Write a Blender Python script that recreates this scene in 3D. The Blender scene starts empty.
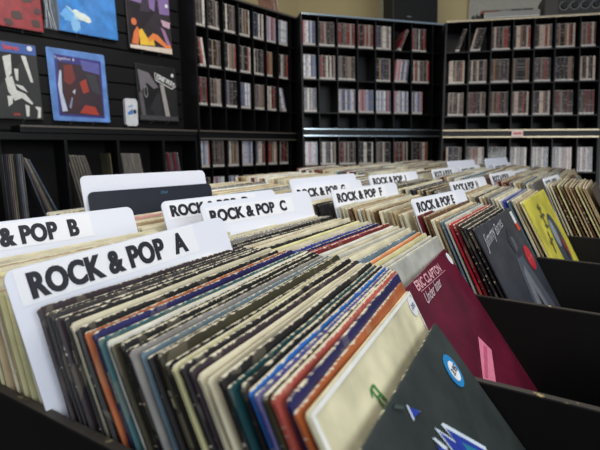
import bpy, bmesh, math, random
from mathutils import Vector, Matrix, Euler
random.seed(7)
C = bpy.context.scene.collection
SC = bpy.context.scene
R = math.radians

# ---------------------------------------------------------------- camera
EYE = 1.25
cam_d = bpy.data.cameras.new('camera'); cam = bpy.data.objects.new('camera', cam_d); C.objects.link(cam)
cam.location = (0, 0, EYE)
az, pitch = 0.52120, 0.17991
fw = Vector((-math.sin(az)*math.cos(pitch), math.cos(az)*math.cos(pitch), -math.sin(pitch)))
cam.rotation_euler = fw.to_track_quat('-Z', 'Y').to_euler()
cam_d.sensor_width = 36; cam_d.lens = 437.39/600*36; cam_d.clip_start = 0.02
cam_d.dof.use_dof = True; cam_d.dof.focus_distance = 0.72; cam_d.dof.aperture_fstop = 6.0
SC.camera = cam
# ---------------------------------------------------------------- world, lamps, exposure
W = bpy.data.worlds.new('world'); SC.world = W; W.use_nodes = True
bg = W.node_tree.nodes['Background']; bg.inputs[0].default_value = (0.80, 0.88, 1.0, 1); bg.inputs[1].default_value = 0.24
def area(name, loc, target, sx, sy, power, color):
    l = bpy.data.lights.new(name, 'AREA'); l.shape = 'RECTANGLE'; l.size = sx; l.size_y = sy; l.energy = power; l.color = color
    o = bpy.data.objects.new(name, l); C.objects.link(o); o.location = loc
    o.rotation_euler = (Vector(target)-Vector(loc)).to_track_quat('-Z', 'Y').to_euler()
    return o
area('shop_window_light', (2.6, -0.9, 2.3), (-0.3, 0.9, 0.9), 2.2, 1.6, 66, (0.90, 0.95, 1.0))
area('ceiling_light', (-0.6, 0.9, 2.7), (-0.5, 0.8, 0.0), 1.5, 1.5, 42, (1.0, 0.96, 0.88))
SC.view_settings.view_transform = 'Standard'; SC.view_settings.look = 'None'
SC.view_settings.gamma = 1; SC.view_settings.use_curve_mapping = False
SC.view_settings.exposure = 0.0

# ---------------------------------------------------------------- materials
def s2l(c): return c/12.92 if c <= .04045 else ((c+.055)/1.055)**2.4
def rgb(r, g, b): return (s2l(r/255), s2l(g/255), s2l(b/255), 1)
MATS = {}
def mat(name, col, rough=.5, metal=0, noise=.12, scale=40, spec=.5, coat=0, bump=0):
    if name in MATS: return MATS[name]
    m = bpy.data.materials.new(name); m.use_nodes = True; nt = m.node_tree; n = nt.nodes; b = n['Principled BSDF']
    tc = n.new('ShaderNodeTexCoord'); no = n.new('ShaderNodeTexNoise'); no.inputs['Scale'].default_value = scale; no.inputs['Detail'].default_value = 4
    nt.links.new(tc.outputs['Object'], no.inputs['Vector'])
    mx = n.new('ShaderNodeMix'); mx.data_type = 'RGBA'
    mx.inputs[6].default_value = tuple(c*(1-noise) for c in col[:3])+(1,)
    mx.inputs[7].default_value = tuple(min(1, c*(1+noise)) for c in col[:3])+(1,)
    nt.links.new(no.outputs['Fac'], mx.inputs[0]); nt.links.new(mx.outputs[2], b.inputs['Base Color'])
    b.inputs['Roughness'].default_value = rough; b.inputs['Metallic'].default_value = metal
    b.inputs['Specular IOR Level'].default_value = spec; b.inputs['Coat Weight'].default_value = coat
    if bump:
        bp = n.new('ShaderNodeBump'); bp.inputs['Strength'].default_value = bump; bp.inputs['Distance'].default_value = .002
        nt.links.new(no.outputs['Fac'], bp.inputs['Height']); nt.links.new(bp.outputs[0], b.inputs['Normal'])
    MATS[name] = m; return m

def sleeve_mat(name, attr, worn=1.0):
    """cardboard sleeve: printed colour, paler worn rim; colour from the object or a colour attribute"""
    m = bpy.data.materials.new(name); m.use_nodes = True; nt = m.node_tree; n = nt.nodes; L = nt.links.new
    b = n['Principled BSDF']
    if attr:
        ca = n.new('ShaderNodeAttribute'); ca.attribute_name = 'Col'; colour = ca.outputs['Color']; rnd = ca.outputs['Fac']
    else:
        oi = n.new('ShaderNodeObjectInfo'); colour = oi.outputs['Color']; rnd = oi.outputs['Random']
    uv = n.new('ShaderNodeUVMap'); uv.uv_map = 'UVMap'
    add = n.new('ShaderNodeVectorMath'); add.operation = 'ADD'
    mul = n.new('ShaderNodeMath'); mul.operation = 'MULTIPLY'; mul.inputs[1].default_value = 37.0; L(rnd, mul.inputs[0])
    L(uv.outputs[0], add.inputs[0]); cx = n.new('ShaderNodeCombineXYZ'); L(mul.outputs[0], cx.inputs[0]); L(mul.outputs[0], cx.inputs[2]); L(cx.outputs[0], add.inputs[1])
    sep = n.new('ShaderNodeSeparateXYZ'); L(uv.outputs[0], sep.inputs[0])
    def edge(o):   # .5-|x-.5|
        a = n.new('ShaderNodeMath'); a.operation = 'SUBTRACT'; L(o, a.inputs[0]); a.inputs[1].default_value = .5
        c = n.new('ShaderNodeMath'); c.operation = 'ABSOLUTE'; L(a.outputs[0], c.inputs[0])
        d = n.new('ShaderNodeMath'); d.operation = 'SUBTRACT'; d.inputs[0].default_value = .5; L(c.outputs[0], d.inputs[1]); return d.outputs[0]
    mn = n.new('ShaderNodeMath'); mn.operation = 'MINIMUM'; L(edge(sep.outputs[0]), mn.inputs[0]); L(edge(sep.outputs[1]), mn.inputs[1])
    n1 = n.new('ShaderNodeTexNoise'); n1.inputs['Scale'].default_value = 52; n1.inputs['Detail'].default_value = 7; n1.inputs['Roughness'].default_value = .72
    L(add.outputs[0], n1.inputs['Vector'])
    # worn where  noise > .46 + d*k
    k = n.new('ShaderNodeMath'); k.operation = 'MULTIPLY_ADD'; L(mn.outputs[0], k.inputs[0]); k.inputs[1].default_value = 26.0 if worn else 60.0; k.inputs[2].default_value = .455 if worn else .54
    # the spines and open sides are less rubbed than the top edge
    lt = n.new('ShaderNodeMath'); lt.operation = 'LESS_THAN'; L(edge(sep.outputs[0]), lt.inputs[0]); L(edge(sep.outputs[1]), lt.inputs[1])
    k2 = n.new('ShaderNodeMath'); k2.operation = 'MULTIPLY_ADD'; L(lt.outputs[0], k2.inputs[0]); k2.inputs[1].default_value = .17
    rw = n.new('ShaderNodeMapRange'); rw.inputs[3].default_value = -.05; rw.inputs[4].default_value = .05; L(rnd, rw.inputs[0])
    ks = n.new('ShaderNodeMath'); ks.operation = 'ADD'; L(k.outputs[0], ks.inputs[0]); L(rw.outputs[0], ks.inputs[1]); L(ks.outputs[0], k2.inputs[2])
    df = n.new('ShaderNodeMath'); df.operation = 'SUBTRACT'; L(n1.outputs['Fac'], df.inputs[0]); L(k2.outputs[0], df.inputs[1])
    rp = n.new('ShaderNodeMapRange'); rp.inputs[1].default_value = -.015; rp.inputs[2].default_value = .03; L(df.outputs[0], rp.inputs[0])
    # ring of scuffs further in (the disc shows through as a faint rub)
    n2 = n.new('ShaderNodeTexNoise'); n2.inputs['Scale'].default_value = 5; n2.inputs['Detail'].default_value = 3; L(add.outputs[0], n2.inputs['Vector'])
    v2 = n.new('ShaderNodeMapRange'); v2.inputs[1].default_value = .35; v2.inputs[2].default_value = .7; v2.inputs[3].default_value = .72; v2.inputs[4].default_value = 1.2; L(n2.outputs['Fac'], v2.inputs[0])
    hs = n.new('ShaderNodeVectorMath'); hs.operation = 'SCALE'; L(colour, hs.inputs[0]); L(v2.outputs[0], hs.inputs['Scale'])
    # printed details: irregular lettering-like marks
    mp = n.new('ShaderNodeMapping'); mp.inputs['Scale'].default_value = (26, 9, 1); L(add.outputs[0], mp.inputs[0])
    vo = n.new('ShaderNodeTexVoronoi'); vo.inputs['Scale'].default_value = 1.0; L(mp.outputs[0], vo.inputs['Vector'])
    vg = n.new('ShaderNodeMath'); vg.operation = 'GREATER_THAN'; sv = n.new('ShaderNodeSeparateColor'); L(vo.outputs['Color'], sv.inputs[0]); L(sv.outputs[0], vg.inputs[0]); vg.inputs[1].default_value = .86
    vm = n.new('ShaderNodeMath'); vm.operation = 'MULTIPLY'; L(vg.outputs[0], vm.inputs[0]); vm.inputs[1].default_value = .13*worn
    pm = n.new('ShaderNodeMix'); pm.data_type = 'RGBA'; L(vm.outputs[0], pm.inputs[0]); L(hs.outputs[0], pm.inputs[6]); pm.inputs[7].default_value = rgb(190, 178, 150)
    # cardboard colour under the print
    cr = n.new('ShaderNodeMix'); cr.data_type = 'RGBA'; cr.inputs[6].default_value = rgb(194, 180, 148); cr.inputs[7].default_value = rgb(240, 236, 216)
    L(n2.outputs['Fac'], cr.inputs[0])
    mx = n.new('ShaderNodeMix'); mx.data_type = 'RGBA'; L(rp.outputs[0], mx.inputs[0]); L(pm.outputs[2], mx.inputs[6]); L(cr.outputs[2], mx.inputs[7])
    L(mx.outputs[2], b.inputs['Base Color']); b.inputs['Roughness'].default_value = .46; b.inputs['Specular IOR Level'].default_value = .45
    bp = n.new('ShaderNodeBump'); bp.inputs['Strength'].default_value = .35; bp.inputs['Distance'].default_value = .0008; L(df.outputs[0], bp.inputs['Height']); L(bp.outputs[0], b.inputs['Normal'])
    return m
M_SLV = sleeve_mat('worn_sleeve_board', False)
M_SLVA = sleeve_mat('worn_sleeve_board_pile', True)
M_CVR = sleeve_mat('cover_board', False, 0)

def case_mat(name, attr):
    m = bpy.data.materials.new(name); m.use_nodes = True; nt = m.node_tree; n = nt.nodes; L = nt.links.new; b = n['Principled BSDF']
    if attr: a = n.new('ShaderNodeAttribute'); a.attribute_name = 'Col'; col = a.outputs['Color']
    else: a = n.new('ShaderNodeObjectInfo'); col = a.outputs['Color']
    uv = n.new('ShaderNodeUVMap'); uv.uv_map = 'UVMap'
    mp = n.new('ShaderNodeMapping'); mp.inputs['Scale'].default_value = (1.0, 9, 1); L(uv.outputs[0], mp.inputs[0])
    ge = n.new('ShaderNodeVectorMath'); ge.operation = 'MULTIPLY_ADD'; L(col, ge.inputs[0]); ge.inputs[1].default_value = (31, 47, 13); L(mp.outputs[0], ge.inputs[2])
    no = n.new('ShaderNodeTexNoise'); no.inputs['Scale'].default_value = 1.3; no.inputs['Detail'].default_value = 3; L(ge.outputs[0], no.inputs['Vector'])
    r = n.new('ShaderNodeMapRange'); r.inputs[1].default_value = .52; r.inputs[2].default_value = .62; r.inputs[4].default_value = .6; L(no.outputs['Fac'], r.inputs[0])
    mx = n.new('ShaderNodeMix'); mx.data_type = 'RGBA'; L(r.outputs[0], mx.inputs[0]); L(col, mx.inputs[6]); mx.inputs[7].default_value = rgb(120, 112, 108)
    L(mx.outputs[2], b.inputs['Base Color']); b.inputs['Roughness'].default_value = .22; b.inputs['Coat Weight'].default_value = .3
    return m
M_CASE = case_mat('cd_case_insert', False); M_CASEA = case_mat('cd_case_insert_pile', True)
M_BASE = mat('cd_case_clear_foot', rgb(176, 170, 164), .25, noise=.15)
M_BLACK = mat('black_painted_board', rgb(16, 14, 13), .55, noise=.35, scale=14, bump=.15, spec=.25)
M_SLAT = mat('black_slat_board', rgb(15, 14, 15), .55, noise=.2, spec=.2)
M_RACK = mat('black_rack_laminate', rgb(11, 11, 13), .42, noise=.2, spec=.3)
M_CARD = mat('white_divider_plastic', rgb(232, 235, 246), .38, noise=.02, scale=8, spec=.4)
M_LABEL = mat('white_label_paper', rgb(240, 241, 246), .6, noise=.015)
M_INK = mat('black_ink', rgb(30, 30, 42), .55, noise=.1)
M_PEG = mat('dark_clear_peg', rgb(60, 60, 62), .3)
M_SILVER = mat('silver_trim', rgb(190, 205, 214), .22, .9, noise=.05)
M_GOLD = mat('pale_gold_trim', rgb(206, 190, 160), .3, .6, noise=.05)
M_DULL = mat('dull_grey_trim', rgb(96, 90, 84), .4, .4, noise=.1)
M_WALL = mat('tan_wall_paint', rgb(190, 172, 126), .85, noise=.05, scale=3)
M_FLOOR = mat('dark_floor', rgb(60, 54, 50), .6, noise=.2, scale=5)
def worn_edge():
    m = mat('worn_black_edge', rgb(52, 44, 34), .6, noise=.2)
    nt = m.node_tree; n = nt.nodes; b = n['Principled BSDF']; tc = n.new('ShaderNodeTexCoord')
    no = n.new('ShaderNodeTexNoise'); no.inputs['Scale'].default_value = 60; no.inputs['Detail'].default_value = 5; nt.links.new(tc.outputs['Object'], no.inputs['Vector'])
    r = n.new('ShaderNodeMapRange'); r.inputs[1].default_value = .64; r.inputs[2].default_value = .76; nt.links.new(no.outputs['Fac'], r.inputs[0])
    mx = n.new('ShaderNodeMix'); mx.data_type = 'RGBA'; mx.inputs[6].default_value = rgb(44, 38, 32); mx.inputs[7].default_value = rgb(176, 156, 110)
    nt.links.new(r.outputs[0], mx.inputs[0]); nt.links.new(mx.outputs[2], b.inputs['Base Color'])
    return m
M_WORN = worn_edge()
def flat(r, g, b, rough=.5, **k): return mat('print_%d_%d_%d' % (r, g, b), rgb(r, g, b), rough, noise=.22, scale=45, **k)

# ---------------------------------------------------------------- mesh helpers
def link(name, me, parent=None):
    o = bpy.data.objects.new(name, me); C.objects.link(o)
    if parent: o.parent = parent
    return o
def tag(o, label=None, cat=None, group=None, kind=None):
    if label: o['label'] = label
    if cat: o['category'] = cat
    if group: o['group'] = group
    if kind: o['kind'] = kind
    return o
def empty(name, mtx, label, cat, group=None):
    o = bpy.data.objects.new(name, None); C.objects.link(o); o.matrix_world = mtx; o.empty_display_size = .05
    return tag(o, label, cat, group)
class MB:
    def __init__(s): s.v = []; s.f = []; s.mi = []; s.mats = []; s.uv = []
    def m(s, mt):
        if mt not in s.mats: s.mats.append(mt)
        return s.mats.index(mt)
    def add(s, vs, fs, mt, uvs=None):
        b = len(s.v); s.v += [tuple(v) for v in vs]; i = s.m(mt)
        for f in fs: s.f.append([b+k for k in f]); s.mi.append(i)
    def box(s, x0, y0, z0, x1, y1, z1, mt, M=None, bev=0):
        bm = bmesh.new(); bmesh.ops.create_cube(bm, size=1)
        for v in bm.verts: v.co = Vector(((x0+x1)/2+v.co.x*(x1-x0), (y0+y1)/2+v.co.y*(y1-y0), (z0+z1)/2+v.co.z*(z1-z0)))
        if bev: bmesh.ops.bevel(bm, geom=bm.edges[:], offset=bev, segments=2, affect='EDGES', profile=.6)
        if M: bm.transform(M)
        bm.verts.ensure_lookup_table()
        s.add([v.co[:] for v in bm.verts], [[v.index for v in f.verts] for f in bm.faces], mt); bm.free(); return s
    def cyl(s, c, r0, r1, h, mt, n=20, M=None):
        vs = []; 
        for z, r in ((0, r0), (h, r1)):
            for k in range(n): a = 2*math.pi*k/n; vs.append(Vector((c[0]+r*math.cos(a), c[1]+r*math.sin(a), c[2]+z)))
        if M: vs = [M @ v for v in vs]
        s.add(vs, [[k, (k+1) % n, n+(k+1) % n, n+k] for k in range(n)]+[list(range(n))[::-1], list(range(n, 2*n))], mt); return s
    def build(s, name, parent=None, smooth=False):
        me = bpy.data.meshes.new(name); me.from_pydata(s.v, [], s.f)
        for mt in s.mats: me.materials.append(mt)
        me.polygons.foreach_set('material_index', s.mi)
        if smooth: me.polygons.foreach_set('use_smooth', [True]*len(s.f))
        me.update(); return link(name, me, parent)

def text_geo(txt, h, bold=.0, sx=1.0, shear=0, spacing=1.0):
    """outline-filled lettering: flat verts (x right, y up) with cap height h, plus its width"""
    cu = bpy.data.curves.new('t', 'FONT'); cu.body = txt; cu.size = 1; cu.offset = bold; cu.shear = shear; cu.space_character = spacing; cu.resolution_u = 4
    o = bpy.data.objects.new('t', cu); C.objects.link(o)
    dg = bpy.context.evaluated_depsgraph_get(); me = bpy.data.meshes.new_from_object(o.evaluated_get(dg))
    k = h/.73
    vs = [(v.co.x*k*sx, v.co.y*k) for v in me.vertices]; fs = [list(p.vertices) for p in me.polygons]
    bpy.data.objects.remove(o); bpy.data.curves.remove(cu); bpy.data.meshes.remove(me)
    x0 = min(v[0] for v in vs); vs = [(x-x0, y) for x, y in vs]
    return vs, fs, max(v[0] for v in vs)

# ---------------------------------------------------------------- record sleeves
# local frame: +x is the front of the cover, y runs along the width (0 centred), z up from the bottom edge
SZ = .315
def sleeve_geo(seed, t, bow, n=12, size=(SZ, SZ), ragged=.0009):
    rs = random.Random(seed); w, h = size
    if n >= 8: G = [0, .012, .035]+[.035+(.93*k/(n-4)) for k in range(1, n-4)]+[.965, .988, 1]
    else: G = [k/n for k in range(n+1)]
    n = len(G)-1
    def out(i, j):
        y = G[i]; z = G[j]
        Y = (y-.5)*w; Z = z*h
        cx = min(y, 1-y)*w; cz = min(z, 1-z)*h
        if cx < 1e-6 and cz < 1e-6:
            k = rs.uniform(.0012, .0028) if ragged else .0006; Y -= math.copysign(k, Y); Z += k if j == 0 else -k
        elif cx < 1e-6: Y -= math.copysign(rs.uniform(0, ragged), Y)
        elif cz < 1e-6: Z += rs.uniform(0, ragged)*(1 if j == 0 else -1)
        b = bow*math.sin(math.pi*y)*math.sin(math.pi*.5*z)
        return Y, Z, b, (cx < 1e-6 or cz < 1e-6)
    vs = []; uv = []; fs = []
    P = [[out(i, j) for j in range(n+1)] for i in range(n+1)]
    for side in (1, -1):
        for i in range(n+1):
            for j in range(n+1):
                Y, Z, b, e = P[i][j]; th = (t*.36 if e else t*.5)
                vs.append((b+side*th, Y, Z)); uv.append((G[i], G[j]))
    N = (n+1)**2; idx = lambda i, j: i*(n+1)+j
    for i in range(n):
        for j in range(n):
            fs.append([idx(i, j), idx(i+1, j), idx(i+1, j+1), idx(i, j+1)])
            fs.append([N+idx(i, j), N+idx(i, j+1), N+idx(i+1, j+1), N+idx(i+1, j)])
    ring = [(i, 0) for i in range(n)]+[(n, j) for j in range(n)]+[(i, n) for i in range(n, 0, -1)]+[(0, j) for j in range(n, 0, -1)]
    for k in range(len(ring)):
        a = idx(*ring[k]); b_ = idx(*ring[(k+1) % len(ring)])
        fs.append([a, N+a, N+b_, b_])
    return vs, fs, uv
def sleeve_mesh(name, geos, mt, cols=None):
    """geos: list of (verts, faces, uv); returns a mesh with a UV map and optionally a colour attribute"""
    V = []; F = []; U = []; CC = []
    for gi, (v, f, u) in enumerate(geos):
        b = len(V); V += v; U += u; F += [[b+k for k in q] for q in f]
        if cols: CC += [cols[gi]]*len(v)
    me = bpy.data.meshes.new(name); me.from_pydata(V, [], F); me.materials.append(mt)
    lay = me.uv_layers.new(name='UVMap'); flatuv = []
    for l in me.loops: flatuv += U[l.vertex_index]
    lay.data.foreach_set('uv', flatuv)
    if cols:
        a = me.color_attributes.new('Col', 'FLOAT_COLOR', 'POINT'); fl = []
        for c in CC: fl += list(c)
        a.data.foreach_set('color', fl)
    return me
VAR = [sleeve_mesh('record_sleeve', [sleeve_geo(k, [.0034, .0042, .003, .0052, .0038, .0046][k % 6], [.0012, -.0008, .0005, -.0004, .0016, 0][k % 6])], M_SLV) for k in range(6)]
COL = {  # colour names used for both the paint and the words
 'black': (30, 27, 28), 'charcoal': (54, 50, 50), 'cream': (216, 207, 178), 'pale yellow': (214, 208, 156), 'white': (232, 230, 220),
 'navy blue': (34, 32, 84), 'coral red': (182, 84, 72), 'violet blue': (74, 74, 140), 'bright blue': (44, 112, 196), 'dark teal': (26, 72, 78),
 'orange brown': (176, 94, 50), 'tan': (178, 156, 120), 'grey': (134, 130, 126), 'dark olive': (58, 54, 36), 'slate blue': (104, 126, 140),
 'burgundy': (98, 18, 42), 'light grey': (188, 188, 178), 'orange': (226, 146, 92), 'red': (186, 30, 46), 'brown': (96, 62, 38),
 'plum': (54, 43, 50), 'pink': (206, 150, 150), 'teal': (58, 102, 108), 'yellow': (220, 204, 60), 'dark red': (112, 26, 34), 'royal blue': (44, 62, 150)}
def auto_roll(theta, yaw): return math.degrees(math.atan(math.sin(R(theta))*math.tan(R(yaw))))   # keeps the side edges parallel to the dividing boards
def sleeve_matrix(u, vc, theta, yaw, floor, dz=0, roll=0):
    Rm = Matrix.Rotation(R(-yaw), 4, 'Z') @ Matrix.Rotation(-R(theta), 4, 'Y') @ Matrix.Rotation(R(roll), 4, 'X')
    top = Vector((u, vc, 0)); off = Rm @ Vector((0, 0, SZ))
    p = top-off; p.z = EYE+floor+.003+dz
    return Matrix.Translation(p) @ Rm

# bin columns: v of the left edge of each slot, height of each slot's floor (relative to the eye)
PV = [.222+.3327*i for i in range(8)]                     # dividing boards
FL = [-.46, -.46, -.435, -.418, -.405, -.40, -.395]
DZ = [.0205, -.005, -.003, .0115, .014, .019, .024, .024]
VC = [PV[i]+.0055+.160 for i in range(7)]
slots = []   # dict(u, th, yaw, col, colour)
def interp(x, pts):
    if x <= pts[0][0]: return pts[0][1]
    for (a, b), (c, d) in zip(pts, pts[1:]):
        if x <= c: return b+(d-b)*(x-a)/(c-a)
    return pts[-1][1]
LEAN0 = [(-1.0, 12), (-.5, 17), (-.435, 20), (-.32, 20.6), (-.18, 22.6), (-.1625, 23.2), (-.155, 24.6), (-.1505, 26.6)]
YAW0 = [(-.6, 8), (-.435, 3), (-.32, 7.5), (-.27, 5), (-.18, 0), (-.162, -1.6), (-.155, -3.2), (-.149, -4.6)]
ROLL0 = [(-.6, 1), (-.435, 1), (-.32, 4.5), (-.18, 3.3), (-.162, 2.5), (-.15, .5)]
U0S = [-.1492, -.1553, -.1625, -.1676, -.1730, -.1795]
rc = random.Random(11)
front0 = [('burn', None)]
seq0 = ['orange brown', 'navy blue', 'coral red', 'dark olive', 'violet blue', 'bright blue', 'black', 'dark teal', 'black', 'cream', 'cream', 'plum', 'black',
        'pale yellow', 'black', 'dark olive', 'black', 'slate blue', 'grey', 'black', 'black', 'dark olive', 'white', 'teal', 'navy blue', 'orange brown', 'black', 'cream', 'black', 'plum', 'charcoal', 'black', 'plum']
# special covers are placed by hand: dark album u=-.105, cream album u=-.139
us0 = []
u = -.150
gaps = [.0078]*9+[.010]*20+[.0095]*10
for k, c in enumerate(seq0[:33]):
    u = U0S[k] if k < 6 else -.1862-(k-6)*.0084+rc.uniform(-.001, .001) if k < 22 else -.320-(k-22)*.0111+rc.uniform(-.0014, .0014)
    slots.append(dict(u=u, col=0, c=c, where='front'))
def fill(col, u0, u1, palette, pitch, where, theta=None):
    u = u0
    while u > u1:
        slots.append(dict(u=u, col=col, c=rc.choice(palette) if not isinstance(palette, tuple) else palette[len([s for s in slots if s['col'] == col and s['where'] == where]) % len(palette)], where=where))
        u -= pitch*rc.uniform(.85, 1.2)
creamy = ['cream', 'cream', 'white', 'cream', 'tan', 'light grey', 'light grey', 'white', 'cream', 'tan', 'grey', 'black', 'brown', 'slate blue', 'dark red']
darker = ['black', 'charcoal', 'brown', 'tan', 'cream', 'dark olive', 'navy blue', 'cream', 'grey']
fill(0, -.478, -.635, ['cream', 'tan', 'tan', 'cream', 'pale yellow'], .010, 'behindA')
fill(0, -.705, -.93, ['cream', 'tan', 'tan', 'cream', 'light grey'], .010, 'behindB')
seq1 = ['light grey', 'light grey', 'pale yellow', 'orange', 'slate blue', 'cream', 'cream', 'light grey', 'cream', 'white', 'dark red', 'red', 'navy blue', 'royal blue', 'cream', 'cream', 'pale yellow', 'black',
        'cream', 'tan', 'cream', 'charcoal', 'black', 'grey', 'grey', 'cream', 'cream', 'pale yellow', 'cream']
u = -.197
for k, c in enumerate(seq1):
    slots.append(dict(u=u, col=1, c=c, where='front')); u -= .0110+rc.uniform(-.001, .001)
fill(1, -.548, -.58, ['tan', 'cream', 'charcoal'], .0095, 'behindC')
fill(1, -.66, -.79, ['cream', 'pink', 'tan', 'cream', 'cream'], .010, 'behindD')
fill(1, -.87, -.98, creamy, .011, 'far')
seq2 = ['black', 'charcoal', 'black', 'dark red', 'red', 'light grey', 'slate blue', 'tan', 'cream', 'brown', 'tan', 'dark red', 'tan']
u = -.119
for k, c in enumerate(seq2):
    slots.append(dict(u=u, col=2, c=c, where='front')); u -= .0085+rc.uniform(-.001, .001)
fill(2, -.25, -.405, ['cream', 'tan', 'cream', 'light grey', 'tan', 'orange', 'cream', 'brown'], .0098, 'behindE')
fill(2, -.452, -.50, ['tan', 'black', 'cream'], .010, 'behindF')
fill(2, -.57, -.98, creamy, .011, 'far')
seq3 = ['pale yellow', 'tan', 'cream', 'slate blue', 'royal blue', 'white', 'cream', 'light grey', 'grey', 'tan', 'cream', 'charcoal', 'cream', 'cream', 'tan', 'tan']
u = -.050
for k, c in enumerate(seq3):
    slots.append(dict(u=u, col=3, c=c, where='front')); u -= .0095+rc.uniform(-.001, .001)
fill(3, -.252, -.44, darker+['cream', 'tan', 'cream'], .0105, 'behindH')
fill(3, -.49, -.96, creamy, .0115, 'far')
fill(4, .105, -.0, ['brown', 'tan', 'tan', 'pale yellow', 'cream', 'brown', 'tan'], .0095, 'front')
fill(4, -.042, -.145, creamy, .0115, 'mid1')
fill(4, -.19, -.345, creamy, .012, 'mid2')
fill(4, -.392, -.90, creamy, .012, 'far')
fill(5, .060, -.125, creamy[:8]+['grey', 'brown'], .012, 'front')
fill(5, -.165, -.31, creamy, .012, 'mid1')
fill(5, -.405, -.80, creamy, .0125, 'far')
fill(6, .075, -.085, creamy, .0125, 'front')
fill(6, -.125, -.215, creamy, .0125, 'mid1')
fill(6, -.305, -.72, creamy, .013, 'far')
LEANC = {1: [(-.9, 12), (-.5, 18), (-.25, 24), (-.19, 29), (-.17, 34)], 2: [(-.9, 12), (-.5, 18), (-.25, 22), (-.12, 29)], 3: [(-.9, 12), (-.5, 18), (-.25, 22), (-.05, 29)],
         4: [(-.9, 12), (-.4, 18), (.1, 28)], 5: [(-.9, 12), (-.4, 18), (.06, 28)], 6: [(-.9, 12), (-.4, 18), (.06, 28)]}
WHERE = {(0, 'front'): 'between the A card and the cream album', (0, 'behindA'): 'between the B card and the A card', (0, 'behindB'): 'behind the B card in the nearest bin',
 (1, 'front'): 'between the C card and the burgundy album', (1, 'behindC'): 'squeezed between the D and C cards', (1, 'behindD'): 'behind the D card', (1, 'far'): 'behind the tall blank card',
 (2, 'front'): 'between the E card and the grey portrait album', (2, 'behindE'): 'between the F card and the E card', (2, 'behindF'): 'between the G card and the F card', (2, 'far'): 'behind the blank card by the G card',
 (3, 'front'): 'between the H card and the yellow album', (3, 'behindH'): 'between the J card and the H card', (3, 'far'): 'behind the J card',
 (4, 'front'): 'at the front of the bin beyond the yellow album', (4, 'mid1'): 'just behind the small card beyond the yellow album', (4, 'mid2'): 'in the fifth bin ahead of the K card', (4, 'far'): 'behind the K card',
 (5, 'front'): 'at the front of the sixth bin', (5, 'mid1'): 'in the sixth bin ahead of the L card', (5, 'far'): 'behind the L card', (6, 'front'): 'at the front of the farthest bin', (6, 'mid1'): 'mid way along the farthest bin', (6, 'far'): 'at the back of the farthest bin'}
NIND = 232
for s in slots:
    c = s['col']
    if c == 0: th = interp(s['u'], LEAN0); yaw = interp(s['u'], YAW0)
    else: th = interp(s['u'], LEANC[c]); yaw = 6
    if c == 1 and s['u'] > -.25: yaw = 2
    s['th'] = th+rc.uniform(-.5, .5); s['yaw'] = yaw+rc.uniform(-.6, .6); s['roll'] = interp(s['u'], ROLL0)+rc.uniform(-.3, .3) if c == 0 else .45*auto_roll(th, yaw)+rc.uniform(-.4, .4); s['dv'] = rc.uniform(-.0025, .0025); s['dz'] = rc.choice([0, 0, 0, .001, .002, .004])
    s['d'] = math.hypot(s['u'], VC[c])+(.25 if s['where'] == 'far' else 0)
slots.sort(key=lambda s: s['d'])
near, far = slots[:NIND], slots[NIND:]
used = set()
for k, s in enumerate(near):
    c = s['col']; o = link('record_sleeve', VAR[rc.randrange(6)])
    o.matrix_world = sleeve_matrix(s['u'], VC[c]+s['dv'], s['th'], s['yaw'], FL[c], s['dz'], s['roll'])
    col = COL[s['c']]; j = rc.uniform(.88, 1.1)
    o.color = tuple(min(1, x*j) for x in rgb(*col)[:3])+(1,)
    # who stands right in front of it
    fr = [q for q in slots if q['col'] == c and q['u'] > s['u']]; fr = min(fr, key=lambda q: q['u'])['c'] if fr else None
    w = WHERE[(c, s['where'])]
    lab = s['c']+' worn-edged record sleeve '+w
    if fr and len((lab+' behind '+fr).split()) <= 16 and c < 4: lab = s['c']+' sleeve behind a '+fr+' one, '+w
    if lab in used:
        bk = [q for q in slots if q['col'] == c and q['u'] < s['u']]; bk = max(bk, key=lambda q: q['u'])['c'] if bk else 'dark'
        alt = s['c']+' sleeve between '+(fr or 'dark')+' and '+bk+' ones, '+w
        if len(alt.split()) <= 16: lab = alt
    used.add(lab)
    tag(o, lab, 'record', 'records '+w)
geos = []; cols = []
lowg = [sleeve_geo(50+k, .004, .0008*(k-1), n=5) for k in range(4)]
for s in far:
    c = s['col']; g = lowg[rc.randrange(4)]; M = sleeve_matrix(s['u'], VC[c]+s['dv'], s['th'], s['yaw'], FL[c], s['dz'], s['roll'])
    geos.append(([tuple(M @ Vector(v)) for v in g[0]], g[1], g[2])); cols.append(rgb(*COL[s['c']]))
pile = link('record_sleeve_pile', sleeve_mesh('record_sleeve_pile', geos, M_SLVA, cols))
tag(pile, 'rows of cream and brown record sleeves filling the far ends of the bins', 'records', 'records at the far ends of the bins', 'stuff')

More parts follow.
